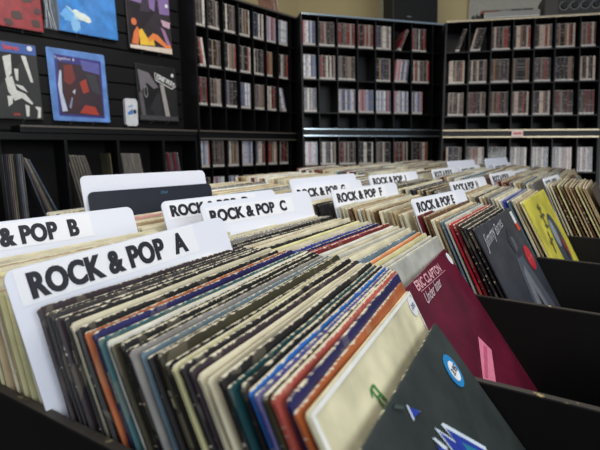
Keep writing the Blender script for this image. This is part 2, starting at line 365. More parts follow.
# ---- covers with artwork ------------------------------------------------------------
def cover(name, label, u, th, yaw, col, colour, t=.004, size=(SZ, SZ), M=None, group=None, dv=0, bow=0, cat='record', roll=0):
    me = sleeve_mesh(name, [sleeve_geo(hash(name) % 97 if False else len(name), t, bow, size=size, ragged=.0002)], M_CVR)
    o = link(name, me); o.matrix_world = M if M else sleeve_matrix(u, VC[col]+dv, th, yaw, FL[col], roll=roll); o.color = rgb(*colour)
    tag(o, label, cat, group); o['_t'] = t
    return o
def art(o, name, polys=(), texts=(), size=(SZ, SZ), lift=.0006, label=None):
    """flat printed shapes on a cover; polys = (colour, [(a,b)...]) and texts = (colour, string, a, b, height, kwargs) with a,b in 0..1"""
    t = o['_t']; x = t/2+lift; w, h = size; mb = MB(); k = 0
    for colour, pts in polys:
        k += 1; xx = x+k*.00012
        mb.add([(xx, (a-.5)*w, b*h) for a, b in pts], [list(range(len(pts)))], flat(*colour, rough=.5) if isinstance(colour, tuple) else colour)
    for colour, s, a, b, hh, kw in texts:
        k += 1; xx = x+k*.00012; rot = kw.pop('rot', 0); vs, fs, wd = text_geo(s, hh, **kw)
        ca, sa = math.cos(R(rot)), math.sin(R(rot))
        mb.add([(xx, (a-.5)*w+px*ca-py*sa, b*h+px*sa+py*ca) for px, py in vs], fs, flat(*colour) if isinstance(colour, tuple) else colour)
    p = mb.build(name, o)
    if label: p['label'] = label
    return p
def disc(a, b, r, n=28, ry=None): ry = ry or r; return [(a+r*math.cos(2*math.pi*k/n), b+ry*math.sin(2*math.pi*k/n)) for k in range(n)]
def sticker(o, name, label, a, b, layers, texts=(), size=(SZ, SZ)):
    mb = MB(); x = o['_t']/2+.0012; w, h = size
    for k, (colour, pts) in enumerate(layers):
        xx = x+k*.0002
        n = len(pts); mb.add([(xx-.0003, (p-.5)*w, q*h) for p, q in pts]+[(xx, (p-.5)*w, q*h) for p, q in pts], [[i, (i+1) % n, n+(i+1) % n, n+i] for i in range(n)]+[list(range(n, 2*n))], flat(*colour, rough=.45))
    for k, (colour, s, p, q, hh, kw) in enumerate(texts):
        rot = kw.pop('rot', 0); vs, fs, wd = text_geo(s, hh, **kw); ca, sa = math.cos(R(rot)), math.sin(R(rot))
        mb.add([(x+.0009, (p-.5)*w+(px-wd/2)*ca-py*sa, q*h+(px-wd/2)*sa+py*ca) for px, py in vs], fs, flat(*colour))
    p = mb.build(name, o); p['label'] = label; return p

# nearest, dark album with blue shards
dark = cover('record_album', 'dark green-black record album with blue shards at the very front of nearest bin', -.1055, 39.5, -6, 0, (48, 55, 53), t=.004, dv=.002, roll=-4.5)
W1, B1 = (206, 218, 230), (34, 56, 150)
art(dark, 'cover_print', [(W1, [(.357, .956), (.366, .945), (.402, .914), (.412, .906), (.390, .914)]), (B1, [(.360, .950), (.408, .908), (.348, .918)]), (W1, [(.357, .956), (.364, .950), (.350, .915), (.340, .915)]),
    (W1, [(.424, .848), (.436, .836), (.53, .72), (.52, .60), (.44, .745)]), (B1, [(.433, .832), (.522, .716), (.512, .62), (.446, .745)]),
    (W1, [(.472, .830), (.490, .826), (.66, .645), (.64, .62), (.487, .775)]), (B1, [(.484, .812), (.64, .645), (.60, .52), (.492, .72)]), ((36, 120, 150), [(.52, .745), (.585, .68), (.595, .64), (.565, .67), (.545, .66), (.525, .705)]),
    (W1, [(.372, .845), (.386, .838), (.418, .79), (.402, .78)]), (B1, [(.368, .825), (.408, .785), (.39, .70), (.355, .68)]),
    ((62, 74, 70), [(.28, .985), (.30, .985), (.335, .962), (.325, .957)])])
sticker(dark, 'price_sticker', 'round blue price sticker with white centre', 0, 0, [((32, 130, 190), disc(.83, .850, .062)), ((236, 240, 244), disc(.833, .847, .038))],
        [((30, 30, 50), '3.95', .833, .838, .0085, dict(bold=.02))])
# cream album with white border
cream = cover('record_album', 'cream record album with white border and round price sticker behind the dark album', -.1395, 28.9, -5.2, 0, (226, 218, 182), t=.0036, roll=-2.2)
WB = (238, 238, 230)
art(cream, 'cover_border', [(WB, [(.004, .0), (.020, 0), (.020, .984), (.004, .997)]), (WB, [(.004, .997), (.020, .984), (.985, .984), (.997, .997)]), (WB, [(.985, .0), (.997, .0), (.997, .997), (.985, .984)])])
GR = (70, 134, 66)
art(cream, 'cover_print', [(GR, [(.292, .885), (.302, .905), (.325, .907), (.342, .898), (.325, .898), (.308, .895), (.300, .882)]), (GR, [(.325, .905), (.336, .905), (.372, .835), (.362, .835)]), (GR, [(.305, .898), (.313, .898), (.345, .83), (.335, .83)]), (GR, [(.322, .868), (.322, .874), (.352, .868), (.352, .862)])])
sticker(cream, 'price_sticker', 'round white price sticker', 0, 0, [((232, 234, 240), disc(.95, .943, .040))], [((44, 56, 120), '2.95', .945, .935, .0065, dict(bold=.02))])
# burgundy album
burg = cover('record_album', 'burgundy record album with pink lettering at the front of the second bin', -.171, 36, -1, 1, (94, 14, 42), t=.004, dv=.002)
PK = (216, 160, 168)
art(burg, 'cover_title', texts=[(PK, 'ERIC CLAPTON', .205, .948, .0155, dict(bold=.025, sx=1.06, spacing=.98, rot=-3)), ((206, 186, 192), 'Under later', .225, .872, .017, dict(bold=.0, sx=.95, shear=.5))],
    polys=[(PK, [(.23, .935), (.23, .938), (.74, .912), (.74, .909)])])
sticker(burg, 'price_sticker', 'oval white price sticker', 0, 0, [((226, 224, 234), disc(.945, .935, .034, ry=.040))])
sticker(burg, 'price_tag', 'pink paper tag', 0, 0, [((226, 130, 156), [(.29, .43), (.413, .345), (.651, .43), (.585, .54)]), ((196, 96, 128), [(.33, .428), (.36, .405), (.61, .465), (.58, .495)])])
# grey portrait album
tom = cover('record_album', 'dark grey portrait album with handwritten name and red oval sticker', -.1062, 29.5, 7.7, 2, (56, 58, 66), t=.004, dv=.003, roll=1.6)
art(tom, 'cover_print', [((78, 82, 92), [(.42, .0), (.92, .0), (.78, .42), (.66, .68), (.56, .74), (.46, .55), (.40, .3)]), ((116, 118, 124), [(.5, .0), (.74, .0), (.68, .35), (.6, .6), (.52, .55), (.46, .3)]),
    ((40, 40, 46), [(.58, .0), (.63, .0), (.62, .3), (.58, .42), (.56, .3)]), ((44, 46, 54), [(.56, .66), (.66, .66), (.69, .80), (.62, .88), (.53, .80)]),
    ((88, 90, 98), [(.60, .70), (.66, .72), (.67, .80), (.61, .82)])],
    texts=[((196, 198, 202), 'Jimmy', .04, .845, .030, dict(bold=-.008, sx=.85, shear=.5, rot=8)), ((196, 198, 202), 'Barnes', .36, .88, .026, dict(bold=-.012, sx=.75, shear=.5, rot=8))])
sticker(tom, 'hype_sticker', 'red oval sticker', 0, 0, [((190, 34, 50), disc(.84, .60, .085, ry=.10))], [((226, 110, 110), 'INCLUDES', .84, .595, .006, dict(bold=.01))])
sticker(tom, 'price_sticker', 'white and orange strip sticker', 0, 0, [((230, 230, 230), [(.90, .87), (.965, .87), (.965, .97), (.90, .97)]), ((226, 74, 44), [(.90, .81), (.965, .81), (.965, .87), (.90, .87)])])
# yellow album
yel = cover('record_album', 'yellow record album with a dark oval drawing at the front of the fourth bin', -.0393, 28, 7.5, 3, (214, 202, 74), t=.005, dv=.001, roll=1.6)
YD = (92, 90, 52)
art(yel, 'cover_print', [((66, 74, 84), disc(.60, .50, .19, ry=.30)), ((146, 156, 158), disc(.54, .62, .08, ry=.13)), ((44, 44, 40), [(.60, .30), (.72, .4), (.70, .6), (.62, .52)]), ((150, 52, 62), [(.64, .6), (.77, .46), (.74, .32), (.66, .46)]), ((170, 178, 160), disc(.58, .28, .06, ry=.07)),
    (YD, [(.34, .70), (.37, .70), (.42, .92), (.39, .93)]), (YD, [(.29, .80), (.47, .80), (.47, .825), (.29, .83)]), (YD, [(.33, .88), (.46, .86), (.44, .89), (.34, .91)]), (YD, [(.22, .50), (.245, .5), (.30, .68), (.27, .69)]), (YD, [(.2, .58), (.34, .60), (.33, .625), (.2, .61)]), (YD, [(.30, .72), (.42, .70), (.42, .72), (.31, .745)])])
# front album of the sixth bin (grey sleeve seen edge on)
grey6 = cover('record_album', 'pale grey album leaning at the front of the sixth bin', .083, 30, 6, 5, (120, 118, 106), t=.004)
brn5 = cover('record_album', 'dark brown album at the front of the bin beyond the yellow album', .120, 29, 6, 4, (74, 56, 40), t=.004)
# spine lettering on two sleeves in the nearest bin is printed on those sleeves
def spine_text(u, s):
    o = min([q for q in C.objects if q.name.startswith('record_sleeve') and q.type == 'MESH' and not q.name.startswith('record_sleeve_pile') and abs(q.matrix_world.translation.y-VC[0]) < .05],
            key=lambda q: abs((q.matrix_world @ Vector((0, 0, SZ))).x-u))
    vs, fs, w = text_geo(s, .0030, bold=.02)
    mb = MB(); mb.add([(-py+.0015, -SZ/2-.0004, SZ*.90-px) for px, py in vs], fs, flat(214, 206, 170)); mb.build('spine_title', o)
spine_text(-.327, 'MARK-ALMOND'); spine_text(-.26, 'EG SIGEL'); spine_text(-.385, 'STEREO')

# ---------------------------------------------------------------- divider cards
def rounded(w, z0, z1, r, n=6):
    pts = [(-w/2, z0), (w/2, z0)]
    for cx, a0 in ((w/2-r, 0), (-w/2+r, 90)):
        for k in range(n+1): a = R(a0+90*k/n); pts.append((cx+r*math.cos(a), z1-r+r*math.sin(a)))
    return pts
def card(label, col, u, ztop, txt, yaw=9, th=20, w=.306, dv=0, roll=0, H=.0215, drop=.004, tx=0, tw=.202, mt=None):
    """u, ztop: middle of the top edge"""
    h = (ztop-FL[col])/math.cos(R(th)); Rm = Matrix.Rotation(R(-yaw), 4, 'Z') @ Matrix.Rotation(-R(th), 4, 'Y') @ Matrix.Rotation(R(roll), 4, 'X')
    p = Vector((u, VC[col]+dv, EYE+ztop))-Rm @ Vector((0, 0, h))
    t = empty('divider_card', Matrix.Translation(p) @ Rm, label, 'divider card', None)
    mb = MB(); pts = rounded(w, 0, h, .012); n = len(pts); T = .0012
    mb.add([(T, a, b) for a, b in pts]+[(-T, a, b) for a, b in pts], [list(range(n)), list(range(n, 2*n))[::-1]]+[[i, n+i, n+(i+1) % n, (i+1) % n] for i in range(n)], mt or M_CARD)
    mb.build('card', t)
    if txt:
        z1 = h-drop; z0 = z1-H-.011
        lb = MB(); lb.box(T, -w/2+.009, z0, T+.0003, .088+tx, z1, M_LABEL); lb.build('paper_label', t)
        vs, fs, wd = text_geo(txt, H, bold=.040, spacing=1.05)
        k = tw/wd
        lt_ = MB()
        for q_, sh in enumerate((0, -.0006, .0006)): lt_.add([(T+.0006+.00006*q_, -w/2+.0165+tx+px*k+sh, z1-.005-H+py) for px, py in vs], fs, M_INK); lt_.build('lettering', t)
    return t
card('white divider card lettered ROCK & POP A in the nearest bin', 0, -.458, -.1175, 'ROCK & POP  A', yaw=7.5, th=19, dv=-.0165, roll=3.5, tw=.206, tx=.004, H=.0275, drop=.002)
card('white divider card lettered ROCK & POP B at the left edge', 0, -.690, -.1107, 'ROCK & POP  B', yaw=8, tx=-.016, th=19, H=.0275)
card('white divider card lettered ROCK & POP C in the second bin', 1, -.505, -.1009, 'ROCK & POP  C', yaw=9.7, th=20, drop=.009)
card('white divider card lettered ROCK & POP D half hidden behind the C card', 1, -.600, -.103, 'ROCK & POP  D', yaw=10, th=20)
card('white divider card lettered ROCK & POP E behind the burgundy album', 2, -.226, -.1111, 'ROCK & POP E', yaw=10.1, th=24)
card('white divider card lettered ROCK & POP F in the third bin', 2, -.410, -.1016, 'ROCK & POP  F', yaw=10.6, th=20)
card('white divider card lettered ROCK & POP G partly hidden behind the F card', 2, -.516, -.098, 'ROCK & POP  G', yaw=10.6, th=20)
card('blank white divider card standing just behind the G card', 2, -.528, -.0805, None, yaw=8, th=18)
card('white divider card lettered ROCK & POP H in the fourth bin', 3, -.217, -.0987, 'ROCK & POP  H', yaw=9.3, th=22)
card('white divider card lettered ROCK & POP J in the fourth bin', 3, -.445, -.0886, 'ROCK & POP  J', yaw=11.7, th=20)
card('small far divider card lettered ROCK & POP K in the fifth bin', 4, -.354, -.0833, 'ROCK & POP K', yaw=5.9, th=20)
card('far divider card lettered ROCK & POP N in fifth bin, right of the H card', 4, -.158, -.0926, 'ROCK & POP N', yaw=8.6, th=22)
card('far divider card lettered ROCK & POP S nearest the right end, beyond yellow album', 4, -.004, -.1029, 'ROCK & POP S', yaw=8.4, th=24, w=.29)
card('small far divider card lettered ROCK & POP L in the sixth bin', 5, -.318, -.0872, 'ROCK & POP L', yaw=6.5, th=20)
card('small far divider card lettered ROCK & POP O in the sixth bin, mid right', 5, -.121, -.100, 'ROCK & POP O', yaw=5, th=22)
card('blank grey-white divider card behind the L card in the sixth bin', 5, -.355, -.0654, None, yaw=11.5, th=18)
card('small far divider card lettered ROCK & POP M in the farthest bin', 6, -.220, -.0862, 'ROCK & POP M', yaw=9, th=22)
card('small far divider card lettered ROCK & POP R in the farthest bin, right side', 6, -.090, -.1059, 'ROCK & POP R', yaw=5.6, th=22)
card('blank tilted divider card behind the M card in the farthest bin', 6, -.249, -.0613, None, yaw=13, th=16)
bk = card('black divider card standing in front of the tall blank white one, far left', 1, -.808, -.097, None, yaw=13, th=12, w=.312, dv=.003, mt=flat(26, 32, 46))
vs_, fs_, wd_ = text_geo('blue', .008, shear=.4); a_ = MB(); a_.add([(.0018, .01+px, .355+py) for px, py in vs_], fs_, flat(70, 130, 160)); a_.build('blue_mark', bk)
card('tall blank white divider card behind the black card, far left', 1, -.826, -.0636, None, yaw=13, th=13, w=.312)

# ---------------------------------------------------------------- the record bin
binr = empty('record_bin', Matrix.Translation((-.35, 1.4, 0)), 'long black wooden record bin with open slots holding all the records', 'record bin')
Minv = binr.matrix_world.inverted()
def bpart(name, x0, y0, z0, x1, y1, z1, mt=M_BLACK, bev=.0015, lip=False):
    mb = MB(); mb.box(x0, y0, z0, x1, y1, z1, mt, Minv, bev)
    if lip: mb.box(x0+.001, y0+.0008, z1-.001, x1-.001, y1-.0008, z1+.0006, M_WORN, Minv, 0)
    return mb.build(name, binr)
U0, U1 = -1.04, .30
for i in range(8):
    z1 = EYE-.287+DZ[i]; y = PV[i]
    bpart('divider_board' if i else 'side_board', U0, y-.0055, .62, U1, y+.0055, z1, lip=True)
for i in range(7):
    bpart('slot_floor', U0, PV[i]+.0056, EYE+FL[i]-.030, U1, PV[i+1]-.0056, EYE+FL[i]-.0145)
bpart('front_board', U1+.0005, PV[0]-.0055, .62, U1+.0125, PV[7]+.0055, EYE-.285, lip=True)
bpart('back_board', U0-.0125, PV[0]-.0055, .62, U0-.0005, PV[7]+.0055, EYE-.245, lip=True)
bpart('base_cabinet', U0+.03, PV[0]+.02, .08, U1-.05, PV[7]-.02, .6195)
bpart('plinth', U0+.06, PV[0]+.05, 0.0, U1-.09, PV[7]-.05, .0795)

# ---------------------------------------------------------------- CD racks
UNIT = [  # O, S, T, N(away from the viewer), width, top t, column boundaries, names
 dict(key='corner', O=(-1.2971, 2.2953, .0991), S=(.7065, .7077, 0), tilt=4.5, W=.927, top=.654, b=[.008, .105, .223, .351, .468, .588, .711, .858, .919], dt=.097, low=-.215, rail=M_SILVER),
 dict(key='left-hand', O=(-1.5793, 1.7197, .077), S=(.2222, .975, 0), tilt=.2, W=.757, top=.681, b=[.006, .077, .179, .28, .381, .48, .576, .678, .751], dt=.126, low=-.19, rail=M_DULL),
 dict(key='right-hand', O=(-.584, 2.7076, .088), S=(.9514, .3079, 0), tilt=11.4, W=.822, top=.647, b=[.021, .133, .254, .373, .484, .593, .72, .814], dt=.085, low=-.235, rail=M_GOLD)]
D = .148
cds = []
ROWN = {2: 'top', 1: 'second', 0: 'third', -1: 'fourth', -2: 'lowest visible'}
ORD = ['first', 'second', 'third', 'fourth', 'fifth', 'sixth', 'seventh', 'last']
for ui, q in enumerate(UNIT):
    S = Vector(q['S']).normalized(); Nh = Vector((-S.y, S.x, 0)); T = (Nh*math.sin(R(q['tilt']))+Vector((0, 0, math.cos(R(q['tilt']))))).normalized(); N = S.cross(T)*-1
    if N.dot(Nh) < 0: N = -N
    O = Vector(q['O'])+Vector((0, 0, EYE))
    F = Matrix(((S.x, N.x, T.x, O.x), (S.y, N.y, T.y, O.y), (S.z, N.z, T.z, O.z), (0, 0, 0, 1)))   # local: x along, y away, z up
    q['F'] = F
    rk = empty('cd_rack', F, {'corner': 'black CD rack standing diagonally in the corner with silver rails', 'left-hand': 'black CD rack at left between the slatted wall and the corner rack', 'right-hand': 'black CD rack at right with pale rails and stereo equipment on top'}[q['key']], 'CD rack')
    W_, top, low = q['W'], q['top'], q['low']; Z0 = -.62
    def part(name, *a, mt=M_RACK, bev=.001):
        mb = MB(); mb.box(*a, mt, None, bev); return mb.build(name, rk)
    part('side_panel', -.004, -.004, Z0, .0055, D, top); part('side_panel', W_-.0055, -.004, Z0, W_+.012, D, top)
    part('back_panel', .006, D-.008, Z0, W_-.006, D, top-.002)
    part('top_board', .006, -.002, top-.014, W_-.006, D-.0085, top)
    part('trim_rail', .0, -.009, top-.011, W_, -.0045, top-.001, mt=q['rail']); part('trim_rail', .0, -.012, -.008, W_, -.0045, .0, mt=q['rail']); part('trim_rail', .0, -.012, -.047, W_, -.0045, -.039, mt=q['rail'])
    part('middle_rail', .006, -.004, -.046, W_-.006, D-.009, 0)
    rows = {2: q['dt']+.38, 1: q['dt']+.19, 0: q['dt'], -1: low, -2: low-.19}
    for k, z in rows.items(): part('shelf', .006, 0, z-.009, W_-.006, D-.009, z-.001)
    for bx in q['b'][1:-1]:
        part('divider', bx-.003, .002, .0005, bx+.003, D-.009, top-.0145); part('divider', bx-.003, .002, Z0+.01, bx+.003, D-.009, -.0465)
    # the cases
    empties = {('corner', 1, 3), ('corner', 0, 1)}
    nb = len(q['b'])-1
    rr = random.Random(30+ui)
    for k, z in rows.items():
        for ci in range(nb):
            x0, x1 = q['b'][ci]+.0045, q['b'][ci+1]-.0045
            if (q['key'], k, ci) in empties: continue
            if q['key'] != 'right-hand' and ci == nb-1: continue
            lean = 0; nmax = 99
            if q['key'] == 'corner' and k == 2 and ci == 5: lean = 24; nmax = 3; x0 += .025
            if q['key'] == 'corner' and k == 1 and ci == 5: lean = 7; nmax = 8
            if q['key'] == 'corner' and k == 0 and ci == 6: nmax = 7
            if q['key'] == 'corner' and k == 2 and ci == 6: nmax = 9
            if q['key'] == 'right-hand' and k == 2 and ci == 0: lean = 18; nmax = 4; x0 += .03
            if q['key'] == 'right-hand' and k == 2 and ci == 1: lean = 14; nmax = 5
            if q['key'] == 'left-hand' and k == 0 and ci == 6: lean = -14; nmax = 3
            if q['key'] == 'left-hand' and k == 1 and ci == 5: nmax = 4
            if q['key'] == 'left-hand' and k == 1 and ci == 0: lean = -8; nmax = 4
            width = x1-x0-math.sin(abs(R(lean)))*.140; n = min(int(width*(1 if width < .08 else .90)/.0107), nmax); x = x0 if lean >= 0 else x0+math.sin(abs(R(lean)))*.140
            # palettes per compartment
            tone = rr.choice(['mix', 'mix', 'pale', 'dark'])
            if q['key'] == 'right-hand' and tone == 'pale': tone = 'mix'
            if q['key'] == 'corner' and k == 0 and ci >= 2: tone = 'pale'
            if q['key'] == 'corner' and k == 0 and ci == 0: tone = 'mix'
            if (q['key'], k) == ('left-hand', 1): tone = 'mix'
            for m_ in range(n):
                if tone == 'pale': g = rr.choice([(170, 170, 182), (140, 144, 160), (188, 178, 178), (96, 104, 130), (170, 112, 112), (205, 205, 208), (80, 84, 104)])
                elif tone == 'dark': g = rr.choice([(46, 40, 40), (66, 56, 54), (30, 28, 30), (92, 80, 74), (140, 130, 120), (110, 44, 40)])
                else: g = rr.choice([(190, 182, 174), (200, 194, 186), (130, 118, 112), (96, 88, 84), (44, 40, 42), (24, 22, 24), (28, 26, 26), (140, 62, 54), (60, 66, 92), (104, 96, 92), (186, 178, 168), (70, 60, 52), (134, 108, 82), (34, 32, 34), (54, 48, 46), (80, 70, 66)])
                if q['key'] == 'corner' and k == 1 and ci == 6 and m_ == n-1: g = (176, 40, 36)
                if q['key'] == 'right-hand': g = tuple(int(v*f_) for v, f_ in zip(g, (.86, .80, .76)))  # right-hand rack's case colours dimmed and warmed in place of weaker light there
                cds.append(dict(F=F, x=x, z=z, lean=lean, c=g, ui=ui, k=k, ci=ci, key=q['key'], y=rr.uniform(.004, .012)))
                x += .0107/max(.9, math.cos(R(lean)))+rr.choice([0, 0, 0, .0003])
def case_geo():
    mb = MB(); w, d, h = .0101, .118, .137
    bm = bmesh.new(); bmesh.ops.create_cube(bm, size=1)
    vs = []; fs = []; uv = []; mi = []
    def bx(x0, y0, z0, x1, y1, z1, m):
        b = len(vs)
        for X in (x0, x1):
            for Y in (y0, y1):
                for Z in (z0, z1): vs.append((X, Y, Z)); uv.append(((X+Y), Z/h))
        for f in ((0, 1, 3, 2), (4, 6, 7, 5), (0, 4, 5, 1), (2, 3, 7, 6), (0, 2, 6, 4), (1, 5, 7, 3)): fs.append([b+i for i in f]); mi.append(m)
    bx(0, .0006, .013, w, d, h-.0005, 0); bx(.0002, 0, 0, w-.0002, d-.0008, .0125, 1)
    bx(.0002, .0002, h-.0015, w-.0002, .004, h, 1)
    bm.free(); return vs, fs, uv, mi
cv, cf, cuv, cmi = case_geo()
def case_mesh(name, items, m0, cols=None):
    V = []; Fc = []; U = []; MI = []; CC = []
    for k, M in enumerate(items):
        b = len(V); V += [tuple(M @ Vector(v)) if M else v for v in cv]; U += cuv; Fc += [[b+i for i in f] for f in cf]; MI += cmi
        if cols: CC += [cols[k]]*len(cv)
    me = bpy.data.meshes.new(name); me.from_pydata(V, [], Fc); me.materials.append(m0); me.materials.append(M_BASE); me.polygons.foreach_set('material_index', MI)
    lay = me.uv_layers.new(name='UVMap'); fl = []
    for l in me.loops: fl += U[l.vertex_index]
    lay.data.foreach_set('uv', fl)
    if cols:
        a = me.color_attributes.new('Col', 'FLOAT_COLOR', 'POINT'); fl = []
        for c in CC: fl += list(c)
        a.data.foreach_set('color', fl)
    return me
def case_matrix(c):
    ln = R(c['lean']); off = .0101*math.sin(abs(ln))
    return c['F'] @ Matrix.Translation((c['x'], c['y'], c['z']+.0002+(0 if ln <= 0 else off))) @ Matrix.Rotation(ln, 4, 'Y')
def cdist(c):
    p = c['F'] @ Vector((c['x'], 0, c['z'])); return (p-Vector((0, 0, EYE))).length+(1.0 if c['k'] == -2 else 0)+(.25 if c['k'] == -1 else 0)
cds.sort(key=cdist)
cm = case_mesh('cd_case', [None], M_CASE)
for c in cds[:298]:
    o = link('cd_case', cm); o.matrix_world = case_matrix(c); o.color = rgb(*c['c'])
    pl = '%s row, %s compartment of the %s CD rack' % (ROWN[c['k']], ORD[c['ci']], c['key'])
    nm = 'pale' if sum(c['c']) > 480 else 'red' if c['c'][0] > 140 and c['c'][1] < 90 else 'blue' if c['c'][2] > c['c'][0]+20 else 'dark' if sum(c['c']) < 260 else 'grey-brown'
    tag(o, nm+' CD case, '+pl, 'CD', 'CD cases in the '+pl)
rest = cds[298:]
pile = link('cd_case_rows', case_mesh('cd_case_rows', [case_matrix(c) for c in rest], M_CASEA, [rgb(*c['c']) for c in rest]))
tag(pile, 'rows of CD cases filling the remaining compartments of the CD racks', 'CDs', 'CD cases far along the racks', 'stuff')

# small paper notice on the right-hand rack's rails
FR = UNIT[2]['F']
mb = MB(); mb.box(.375, -.0145, -.044, .435, -.0125, -.006, flat(214, 190, 186)); mb.box(.383, -.0149, -.030, .427, -.01455, -.018, flat(196, 96, 90))
o = mb.build('paper_notice'); o.matrix_world = FR; tag(o, 'small pinkish paper notice stuck to the rail of the right-hand CD rack', 'notice')

# ---------------------------------------------------------------- slatted wall with displayed albums
FLt = UNIT[1]['F']; YW = .12
def put(o): o.matrix_world = FLt; return o
mb = MB(); x = -1.9
mb.box(-1.9, YW+.012, -1.32, -.012, YW+.03, 1.3, M_SLAT)
z = -.02
while z < 1.25:
    mb.box(-1.9, YW, z+.004, -.012, YW+.0118, z+.071, M_SLAT, None, .0022); z += .075
put(mb.build('wall_left'))['kind'] = 'structure'
def ledge():
    t = empty('display_ledge', FLt, 'black display ledge with a worn front lip under the hanging albums', 'shelf')
    a = MB(); a.box(-.80, .0, -.028, -.012, YW-.0005, -.0005, M_RACK, None, .001); a.build('shelf_board', t)
    a = MB(); a.box(-.80, -.0035, -.008, -.012, -.0005, -.0005, M_DULL, None, .0008); a.build('front_lip', t)
ledge()
def disp(name, label, x0, z0, x1, z1, colour, tilt=2.5, t=.005):
    w, h = x1-x0, z1-z0
    M = FLt @ Matrix.Translation(((x0+x1)/2, YW-.016-.0, z0)) @ Matrix.Rotation(-R(tilt), 4, 'X') @ Matrix.Rotation(R(-90), 4, 'Z')
    # local +x (front) -> -Y (towards viewer); local y -> +x
    o = cover(name, label, 0, 0, 0, 0, colour, t=t, size=(w, h), M=M); o['sz'] = 0; del o['sz']
    # two little pegs hold it
    for fx in (.3, .7):
        X = x0+w*fx; hk = MB(); hk.box(X-.0015, YW-.024, z0-.0045, X+.0015, YW-.0002, z0-.002, M_PEG); hk.box(X-.0015, YW-.0262, z0-.0045, X+.0015, YW-.0242, z0+.003, M_PEG)
        hk.box(X-.003, YW-.002, z0-.012, X+.003, YW-.0002, z0-.002, M_PEG)
        p = put(hk.build('display_peg')); tag(p, 'small clear peg under the '+' '.join(label.replace(',','').split(' on ')[0].split()[:11]), 'peg', 'pegs under the hanging albums')
    return o, (w, h)
rs = random.Random(4)
def blob(a, b, r, ry=None, jag=.3, n=16):
    ry = ry or r; return [(max(.01, min(.99, a+r*(1+rs.uniform(-jag, jag))*math.cos(2*math.pi*k/n))), max(.01, min(.99, b+ry*(1+rs.uniform(-jag, jag))*math.sin(2*math.pi*k/n)))) for k in range(n)]
o, s_ = disp('record_album', 'red and dark camouflage-like album on the slatted wall, top left corner', -.892, .370, -.650, .662, (140, 24, 36))
art(o, 'cover_print', [((62, 42, 42), blob(a, b, r, r*.7)) for a, b, r in ((.15, .2, .09), (.45, .45, .12), (.80, .4, .08), (.62, .17, .09), (.9, .1, .07), (.3, .7, .14), (.78, .72, .1), (.55, .8, .1), (.12, .5, .08), (.93, .26, .05), (.5, .06, .06), (.95, .6, .05), (.68, .46, .05))], size=s_)
# blue album in its plastic bag
o, s_ = disp('record_album', 'sky blue album with a white cloud, in plastic on the slatted wall', -.590, .390, -.343, .680, (46, 122, 196))
art(o, 'cover_print', [((92, 158, 216), blob(.18, .22, .12, .09)), ((120, 172, 214), blob(.27, .12, .07, .1)), ((150, 190, 218), blob(.36, .24, .13, .06)), ((206, 214, 206), [(.24, .31), (.30, .33), (.36, .30), (.44, .29), (.52, .25), (.54, .20), (.50, .17), (.40, .19), (.32, .22), (.27, .26)]), ((150, 190, 220), [(.12, .36), (.2, .34), (.28, .27), (.26, .26), (.18, .31)])], size=s_)
pb = MB(); gl = bpy.data.materials.new('clear_plastic_film'); gl.use_nodes = True; g_ = gl.node_tree.nodes['Principled BSDF']; g_.inputs['Roughness'].default_value = .12; g_.inputs['Transmission Weight'].default_value = .0; g_.inputs['Base Color'].default_value = rgb(120, 128, 140); g_.inputs['Alpha'].default_value = .45
nn = 8; vs = []
for i in range(nn+1):
    for j in range(nn+1):
        a = i/nn; b = j/nn; vs.append((.0045+.004*math.sin(7*a+5*b)*math.sin(3*b+2*a), -.5*s_[0]-.058+.056*a+.008*math.sin(6*b), b*s_[1]-.003))
pb.add(vs, [[i*(nn+1)+j, (i+1)*(nn+1)+j, (i+1)*(nn+1)+j+1, i*(nn+1)+j+1] for i in range(nn) for j in range(nn)], gl); pf = pb.build('plastic_bag', o, True); pf['label'] = 'loose clear plastic bag edge'
for k in range(5): pass
cr = MB()
for k in range(4):
    y0 = -.5*s_[0]-.05+.011*k; zz = [0, .08, .16, .24, .29]; 
    pts = [Vector((.0095, y0+.006*math.sin(3*z*10+k)-(.03*z/.29 if k > 1 else 0), z)) for z in zz]
    for p0, p1 in zip(pts, pts[1:]): cr.add([p0, p1, p1+Vector((0, .0022, 0)), p0+Vector((0, .0022, 0))], [[0, 1, 2, 3]], flat(170, 176, 182))
cr.build('plastic_crease', pf)
# album with lilac sky and a generic orange-yellow shape
o, s_ = disp('record_album', 'dark and lilac album with an orange and yellow reclining shape on the slatted wall', -.292, .366, -.066, .656, (34, 26, 34))
art(o, 'cover_print', [((124, 98, 150), [(.0+.02, .98), (.98, .98), (.98, .64), (.7, .62), (.4, .72), (.02, .74)]), ((70, 60, 120), [(.3, .98), (.8, .98), (.7, .84), (.5, .82)]), ((50, 38, 54), [(.28, .6), (.4, .9), (.5, .9), (.52, .62)]), ((36, 28, 40), [(.62, .62), (.66, .84), (.72, .84), (.74, .62)]),
    ((186, 150, 170), [(.76, .54), (.98, .52), (.96, .42), (.8, .44)]), ((150, 110, 150), [(.74, .42), (.84, .38), (.96, .14), (.86, .16)]), ((206, 190, 176), [(.02, .0+.01), (.98, .01), (.98, .10), (.02, .06)]),
    ((206, 110, 58), [(.06, .08), (.2, .08), (.26, .3), (.2, .36), (.12, .26)]), ((200, 104, 60), disc(.14, .42, .06, ry=.055)), ((222, 178, 50), [(.24, .08), (.58, .1), (.54, .24), (.42, .2), (.3, .34), (.24, .3)]), ((216, 122, 64), [(.42, .2), (.56, .3), (.66, .28), (.86, .15), (.96, .15), (.96, .1), (.84, .09), (.62, .18), (.54, .2), (.46, .14)])], size=s_)
sticker(o, 'price_sticker', 'small round white sticker', 0, 0, [((220, 224, 226), disc(.92, .78, .035, ry=.03))], size=s_)
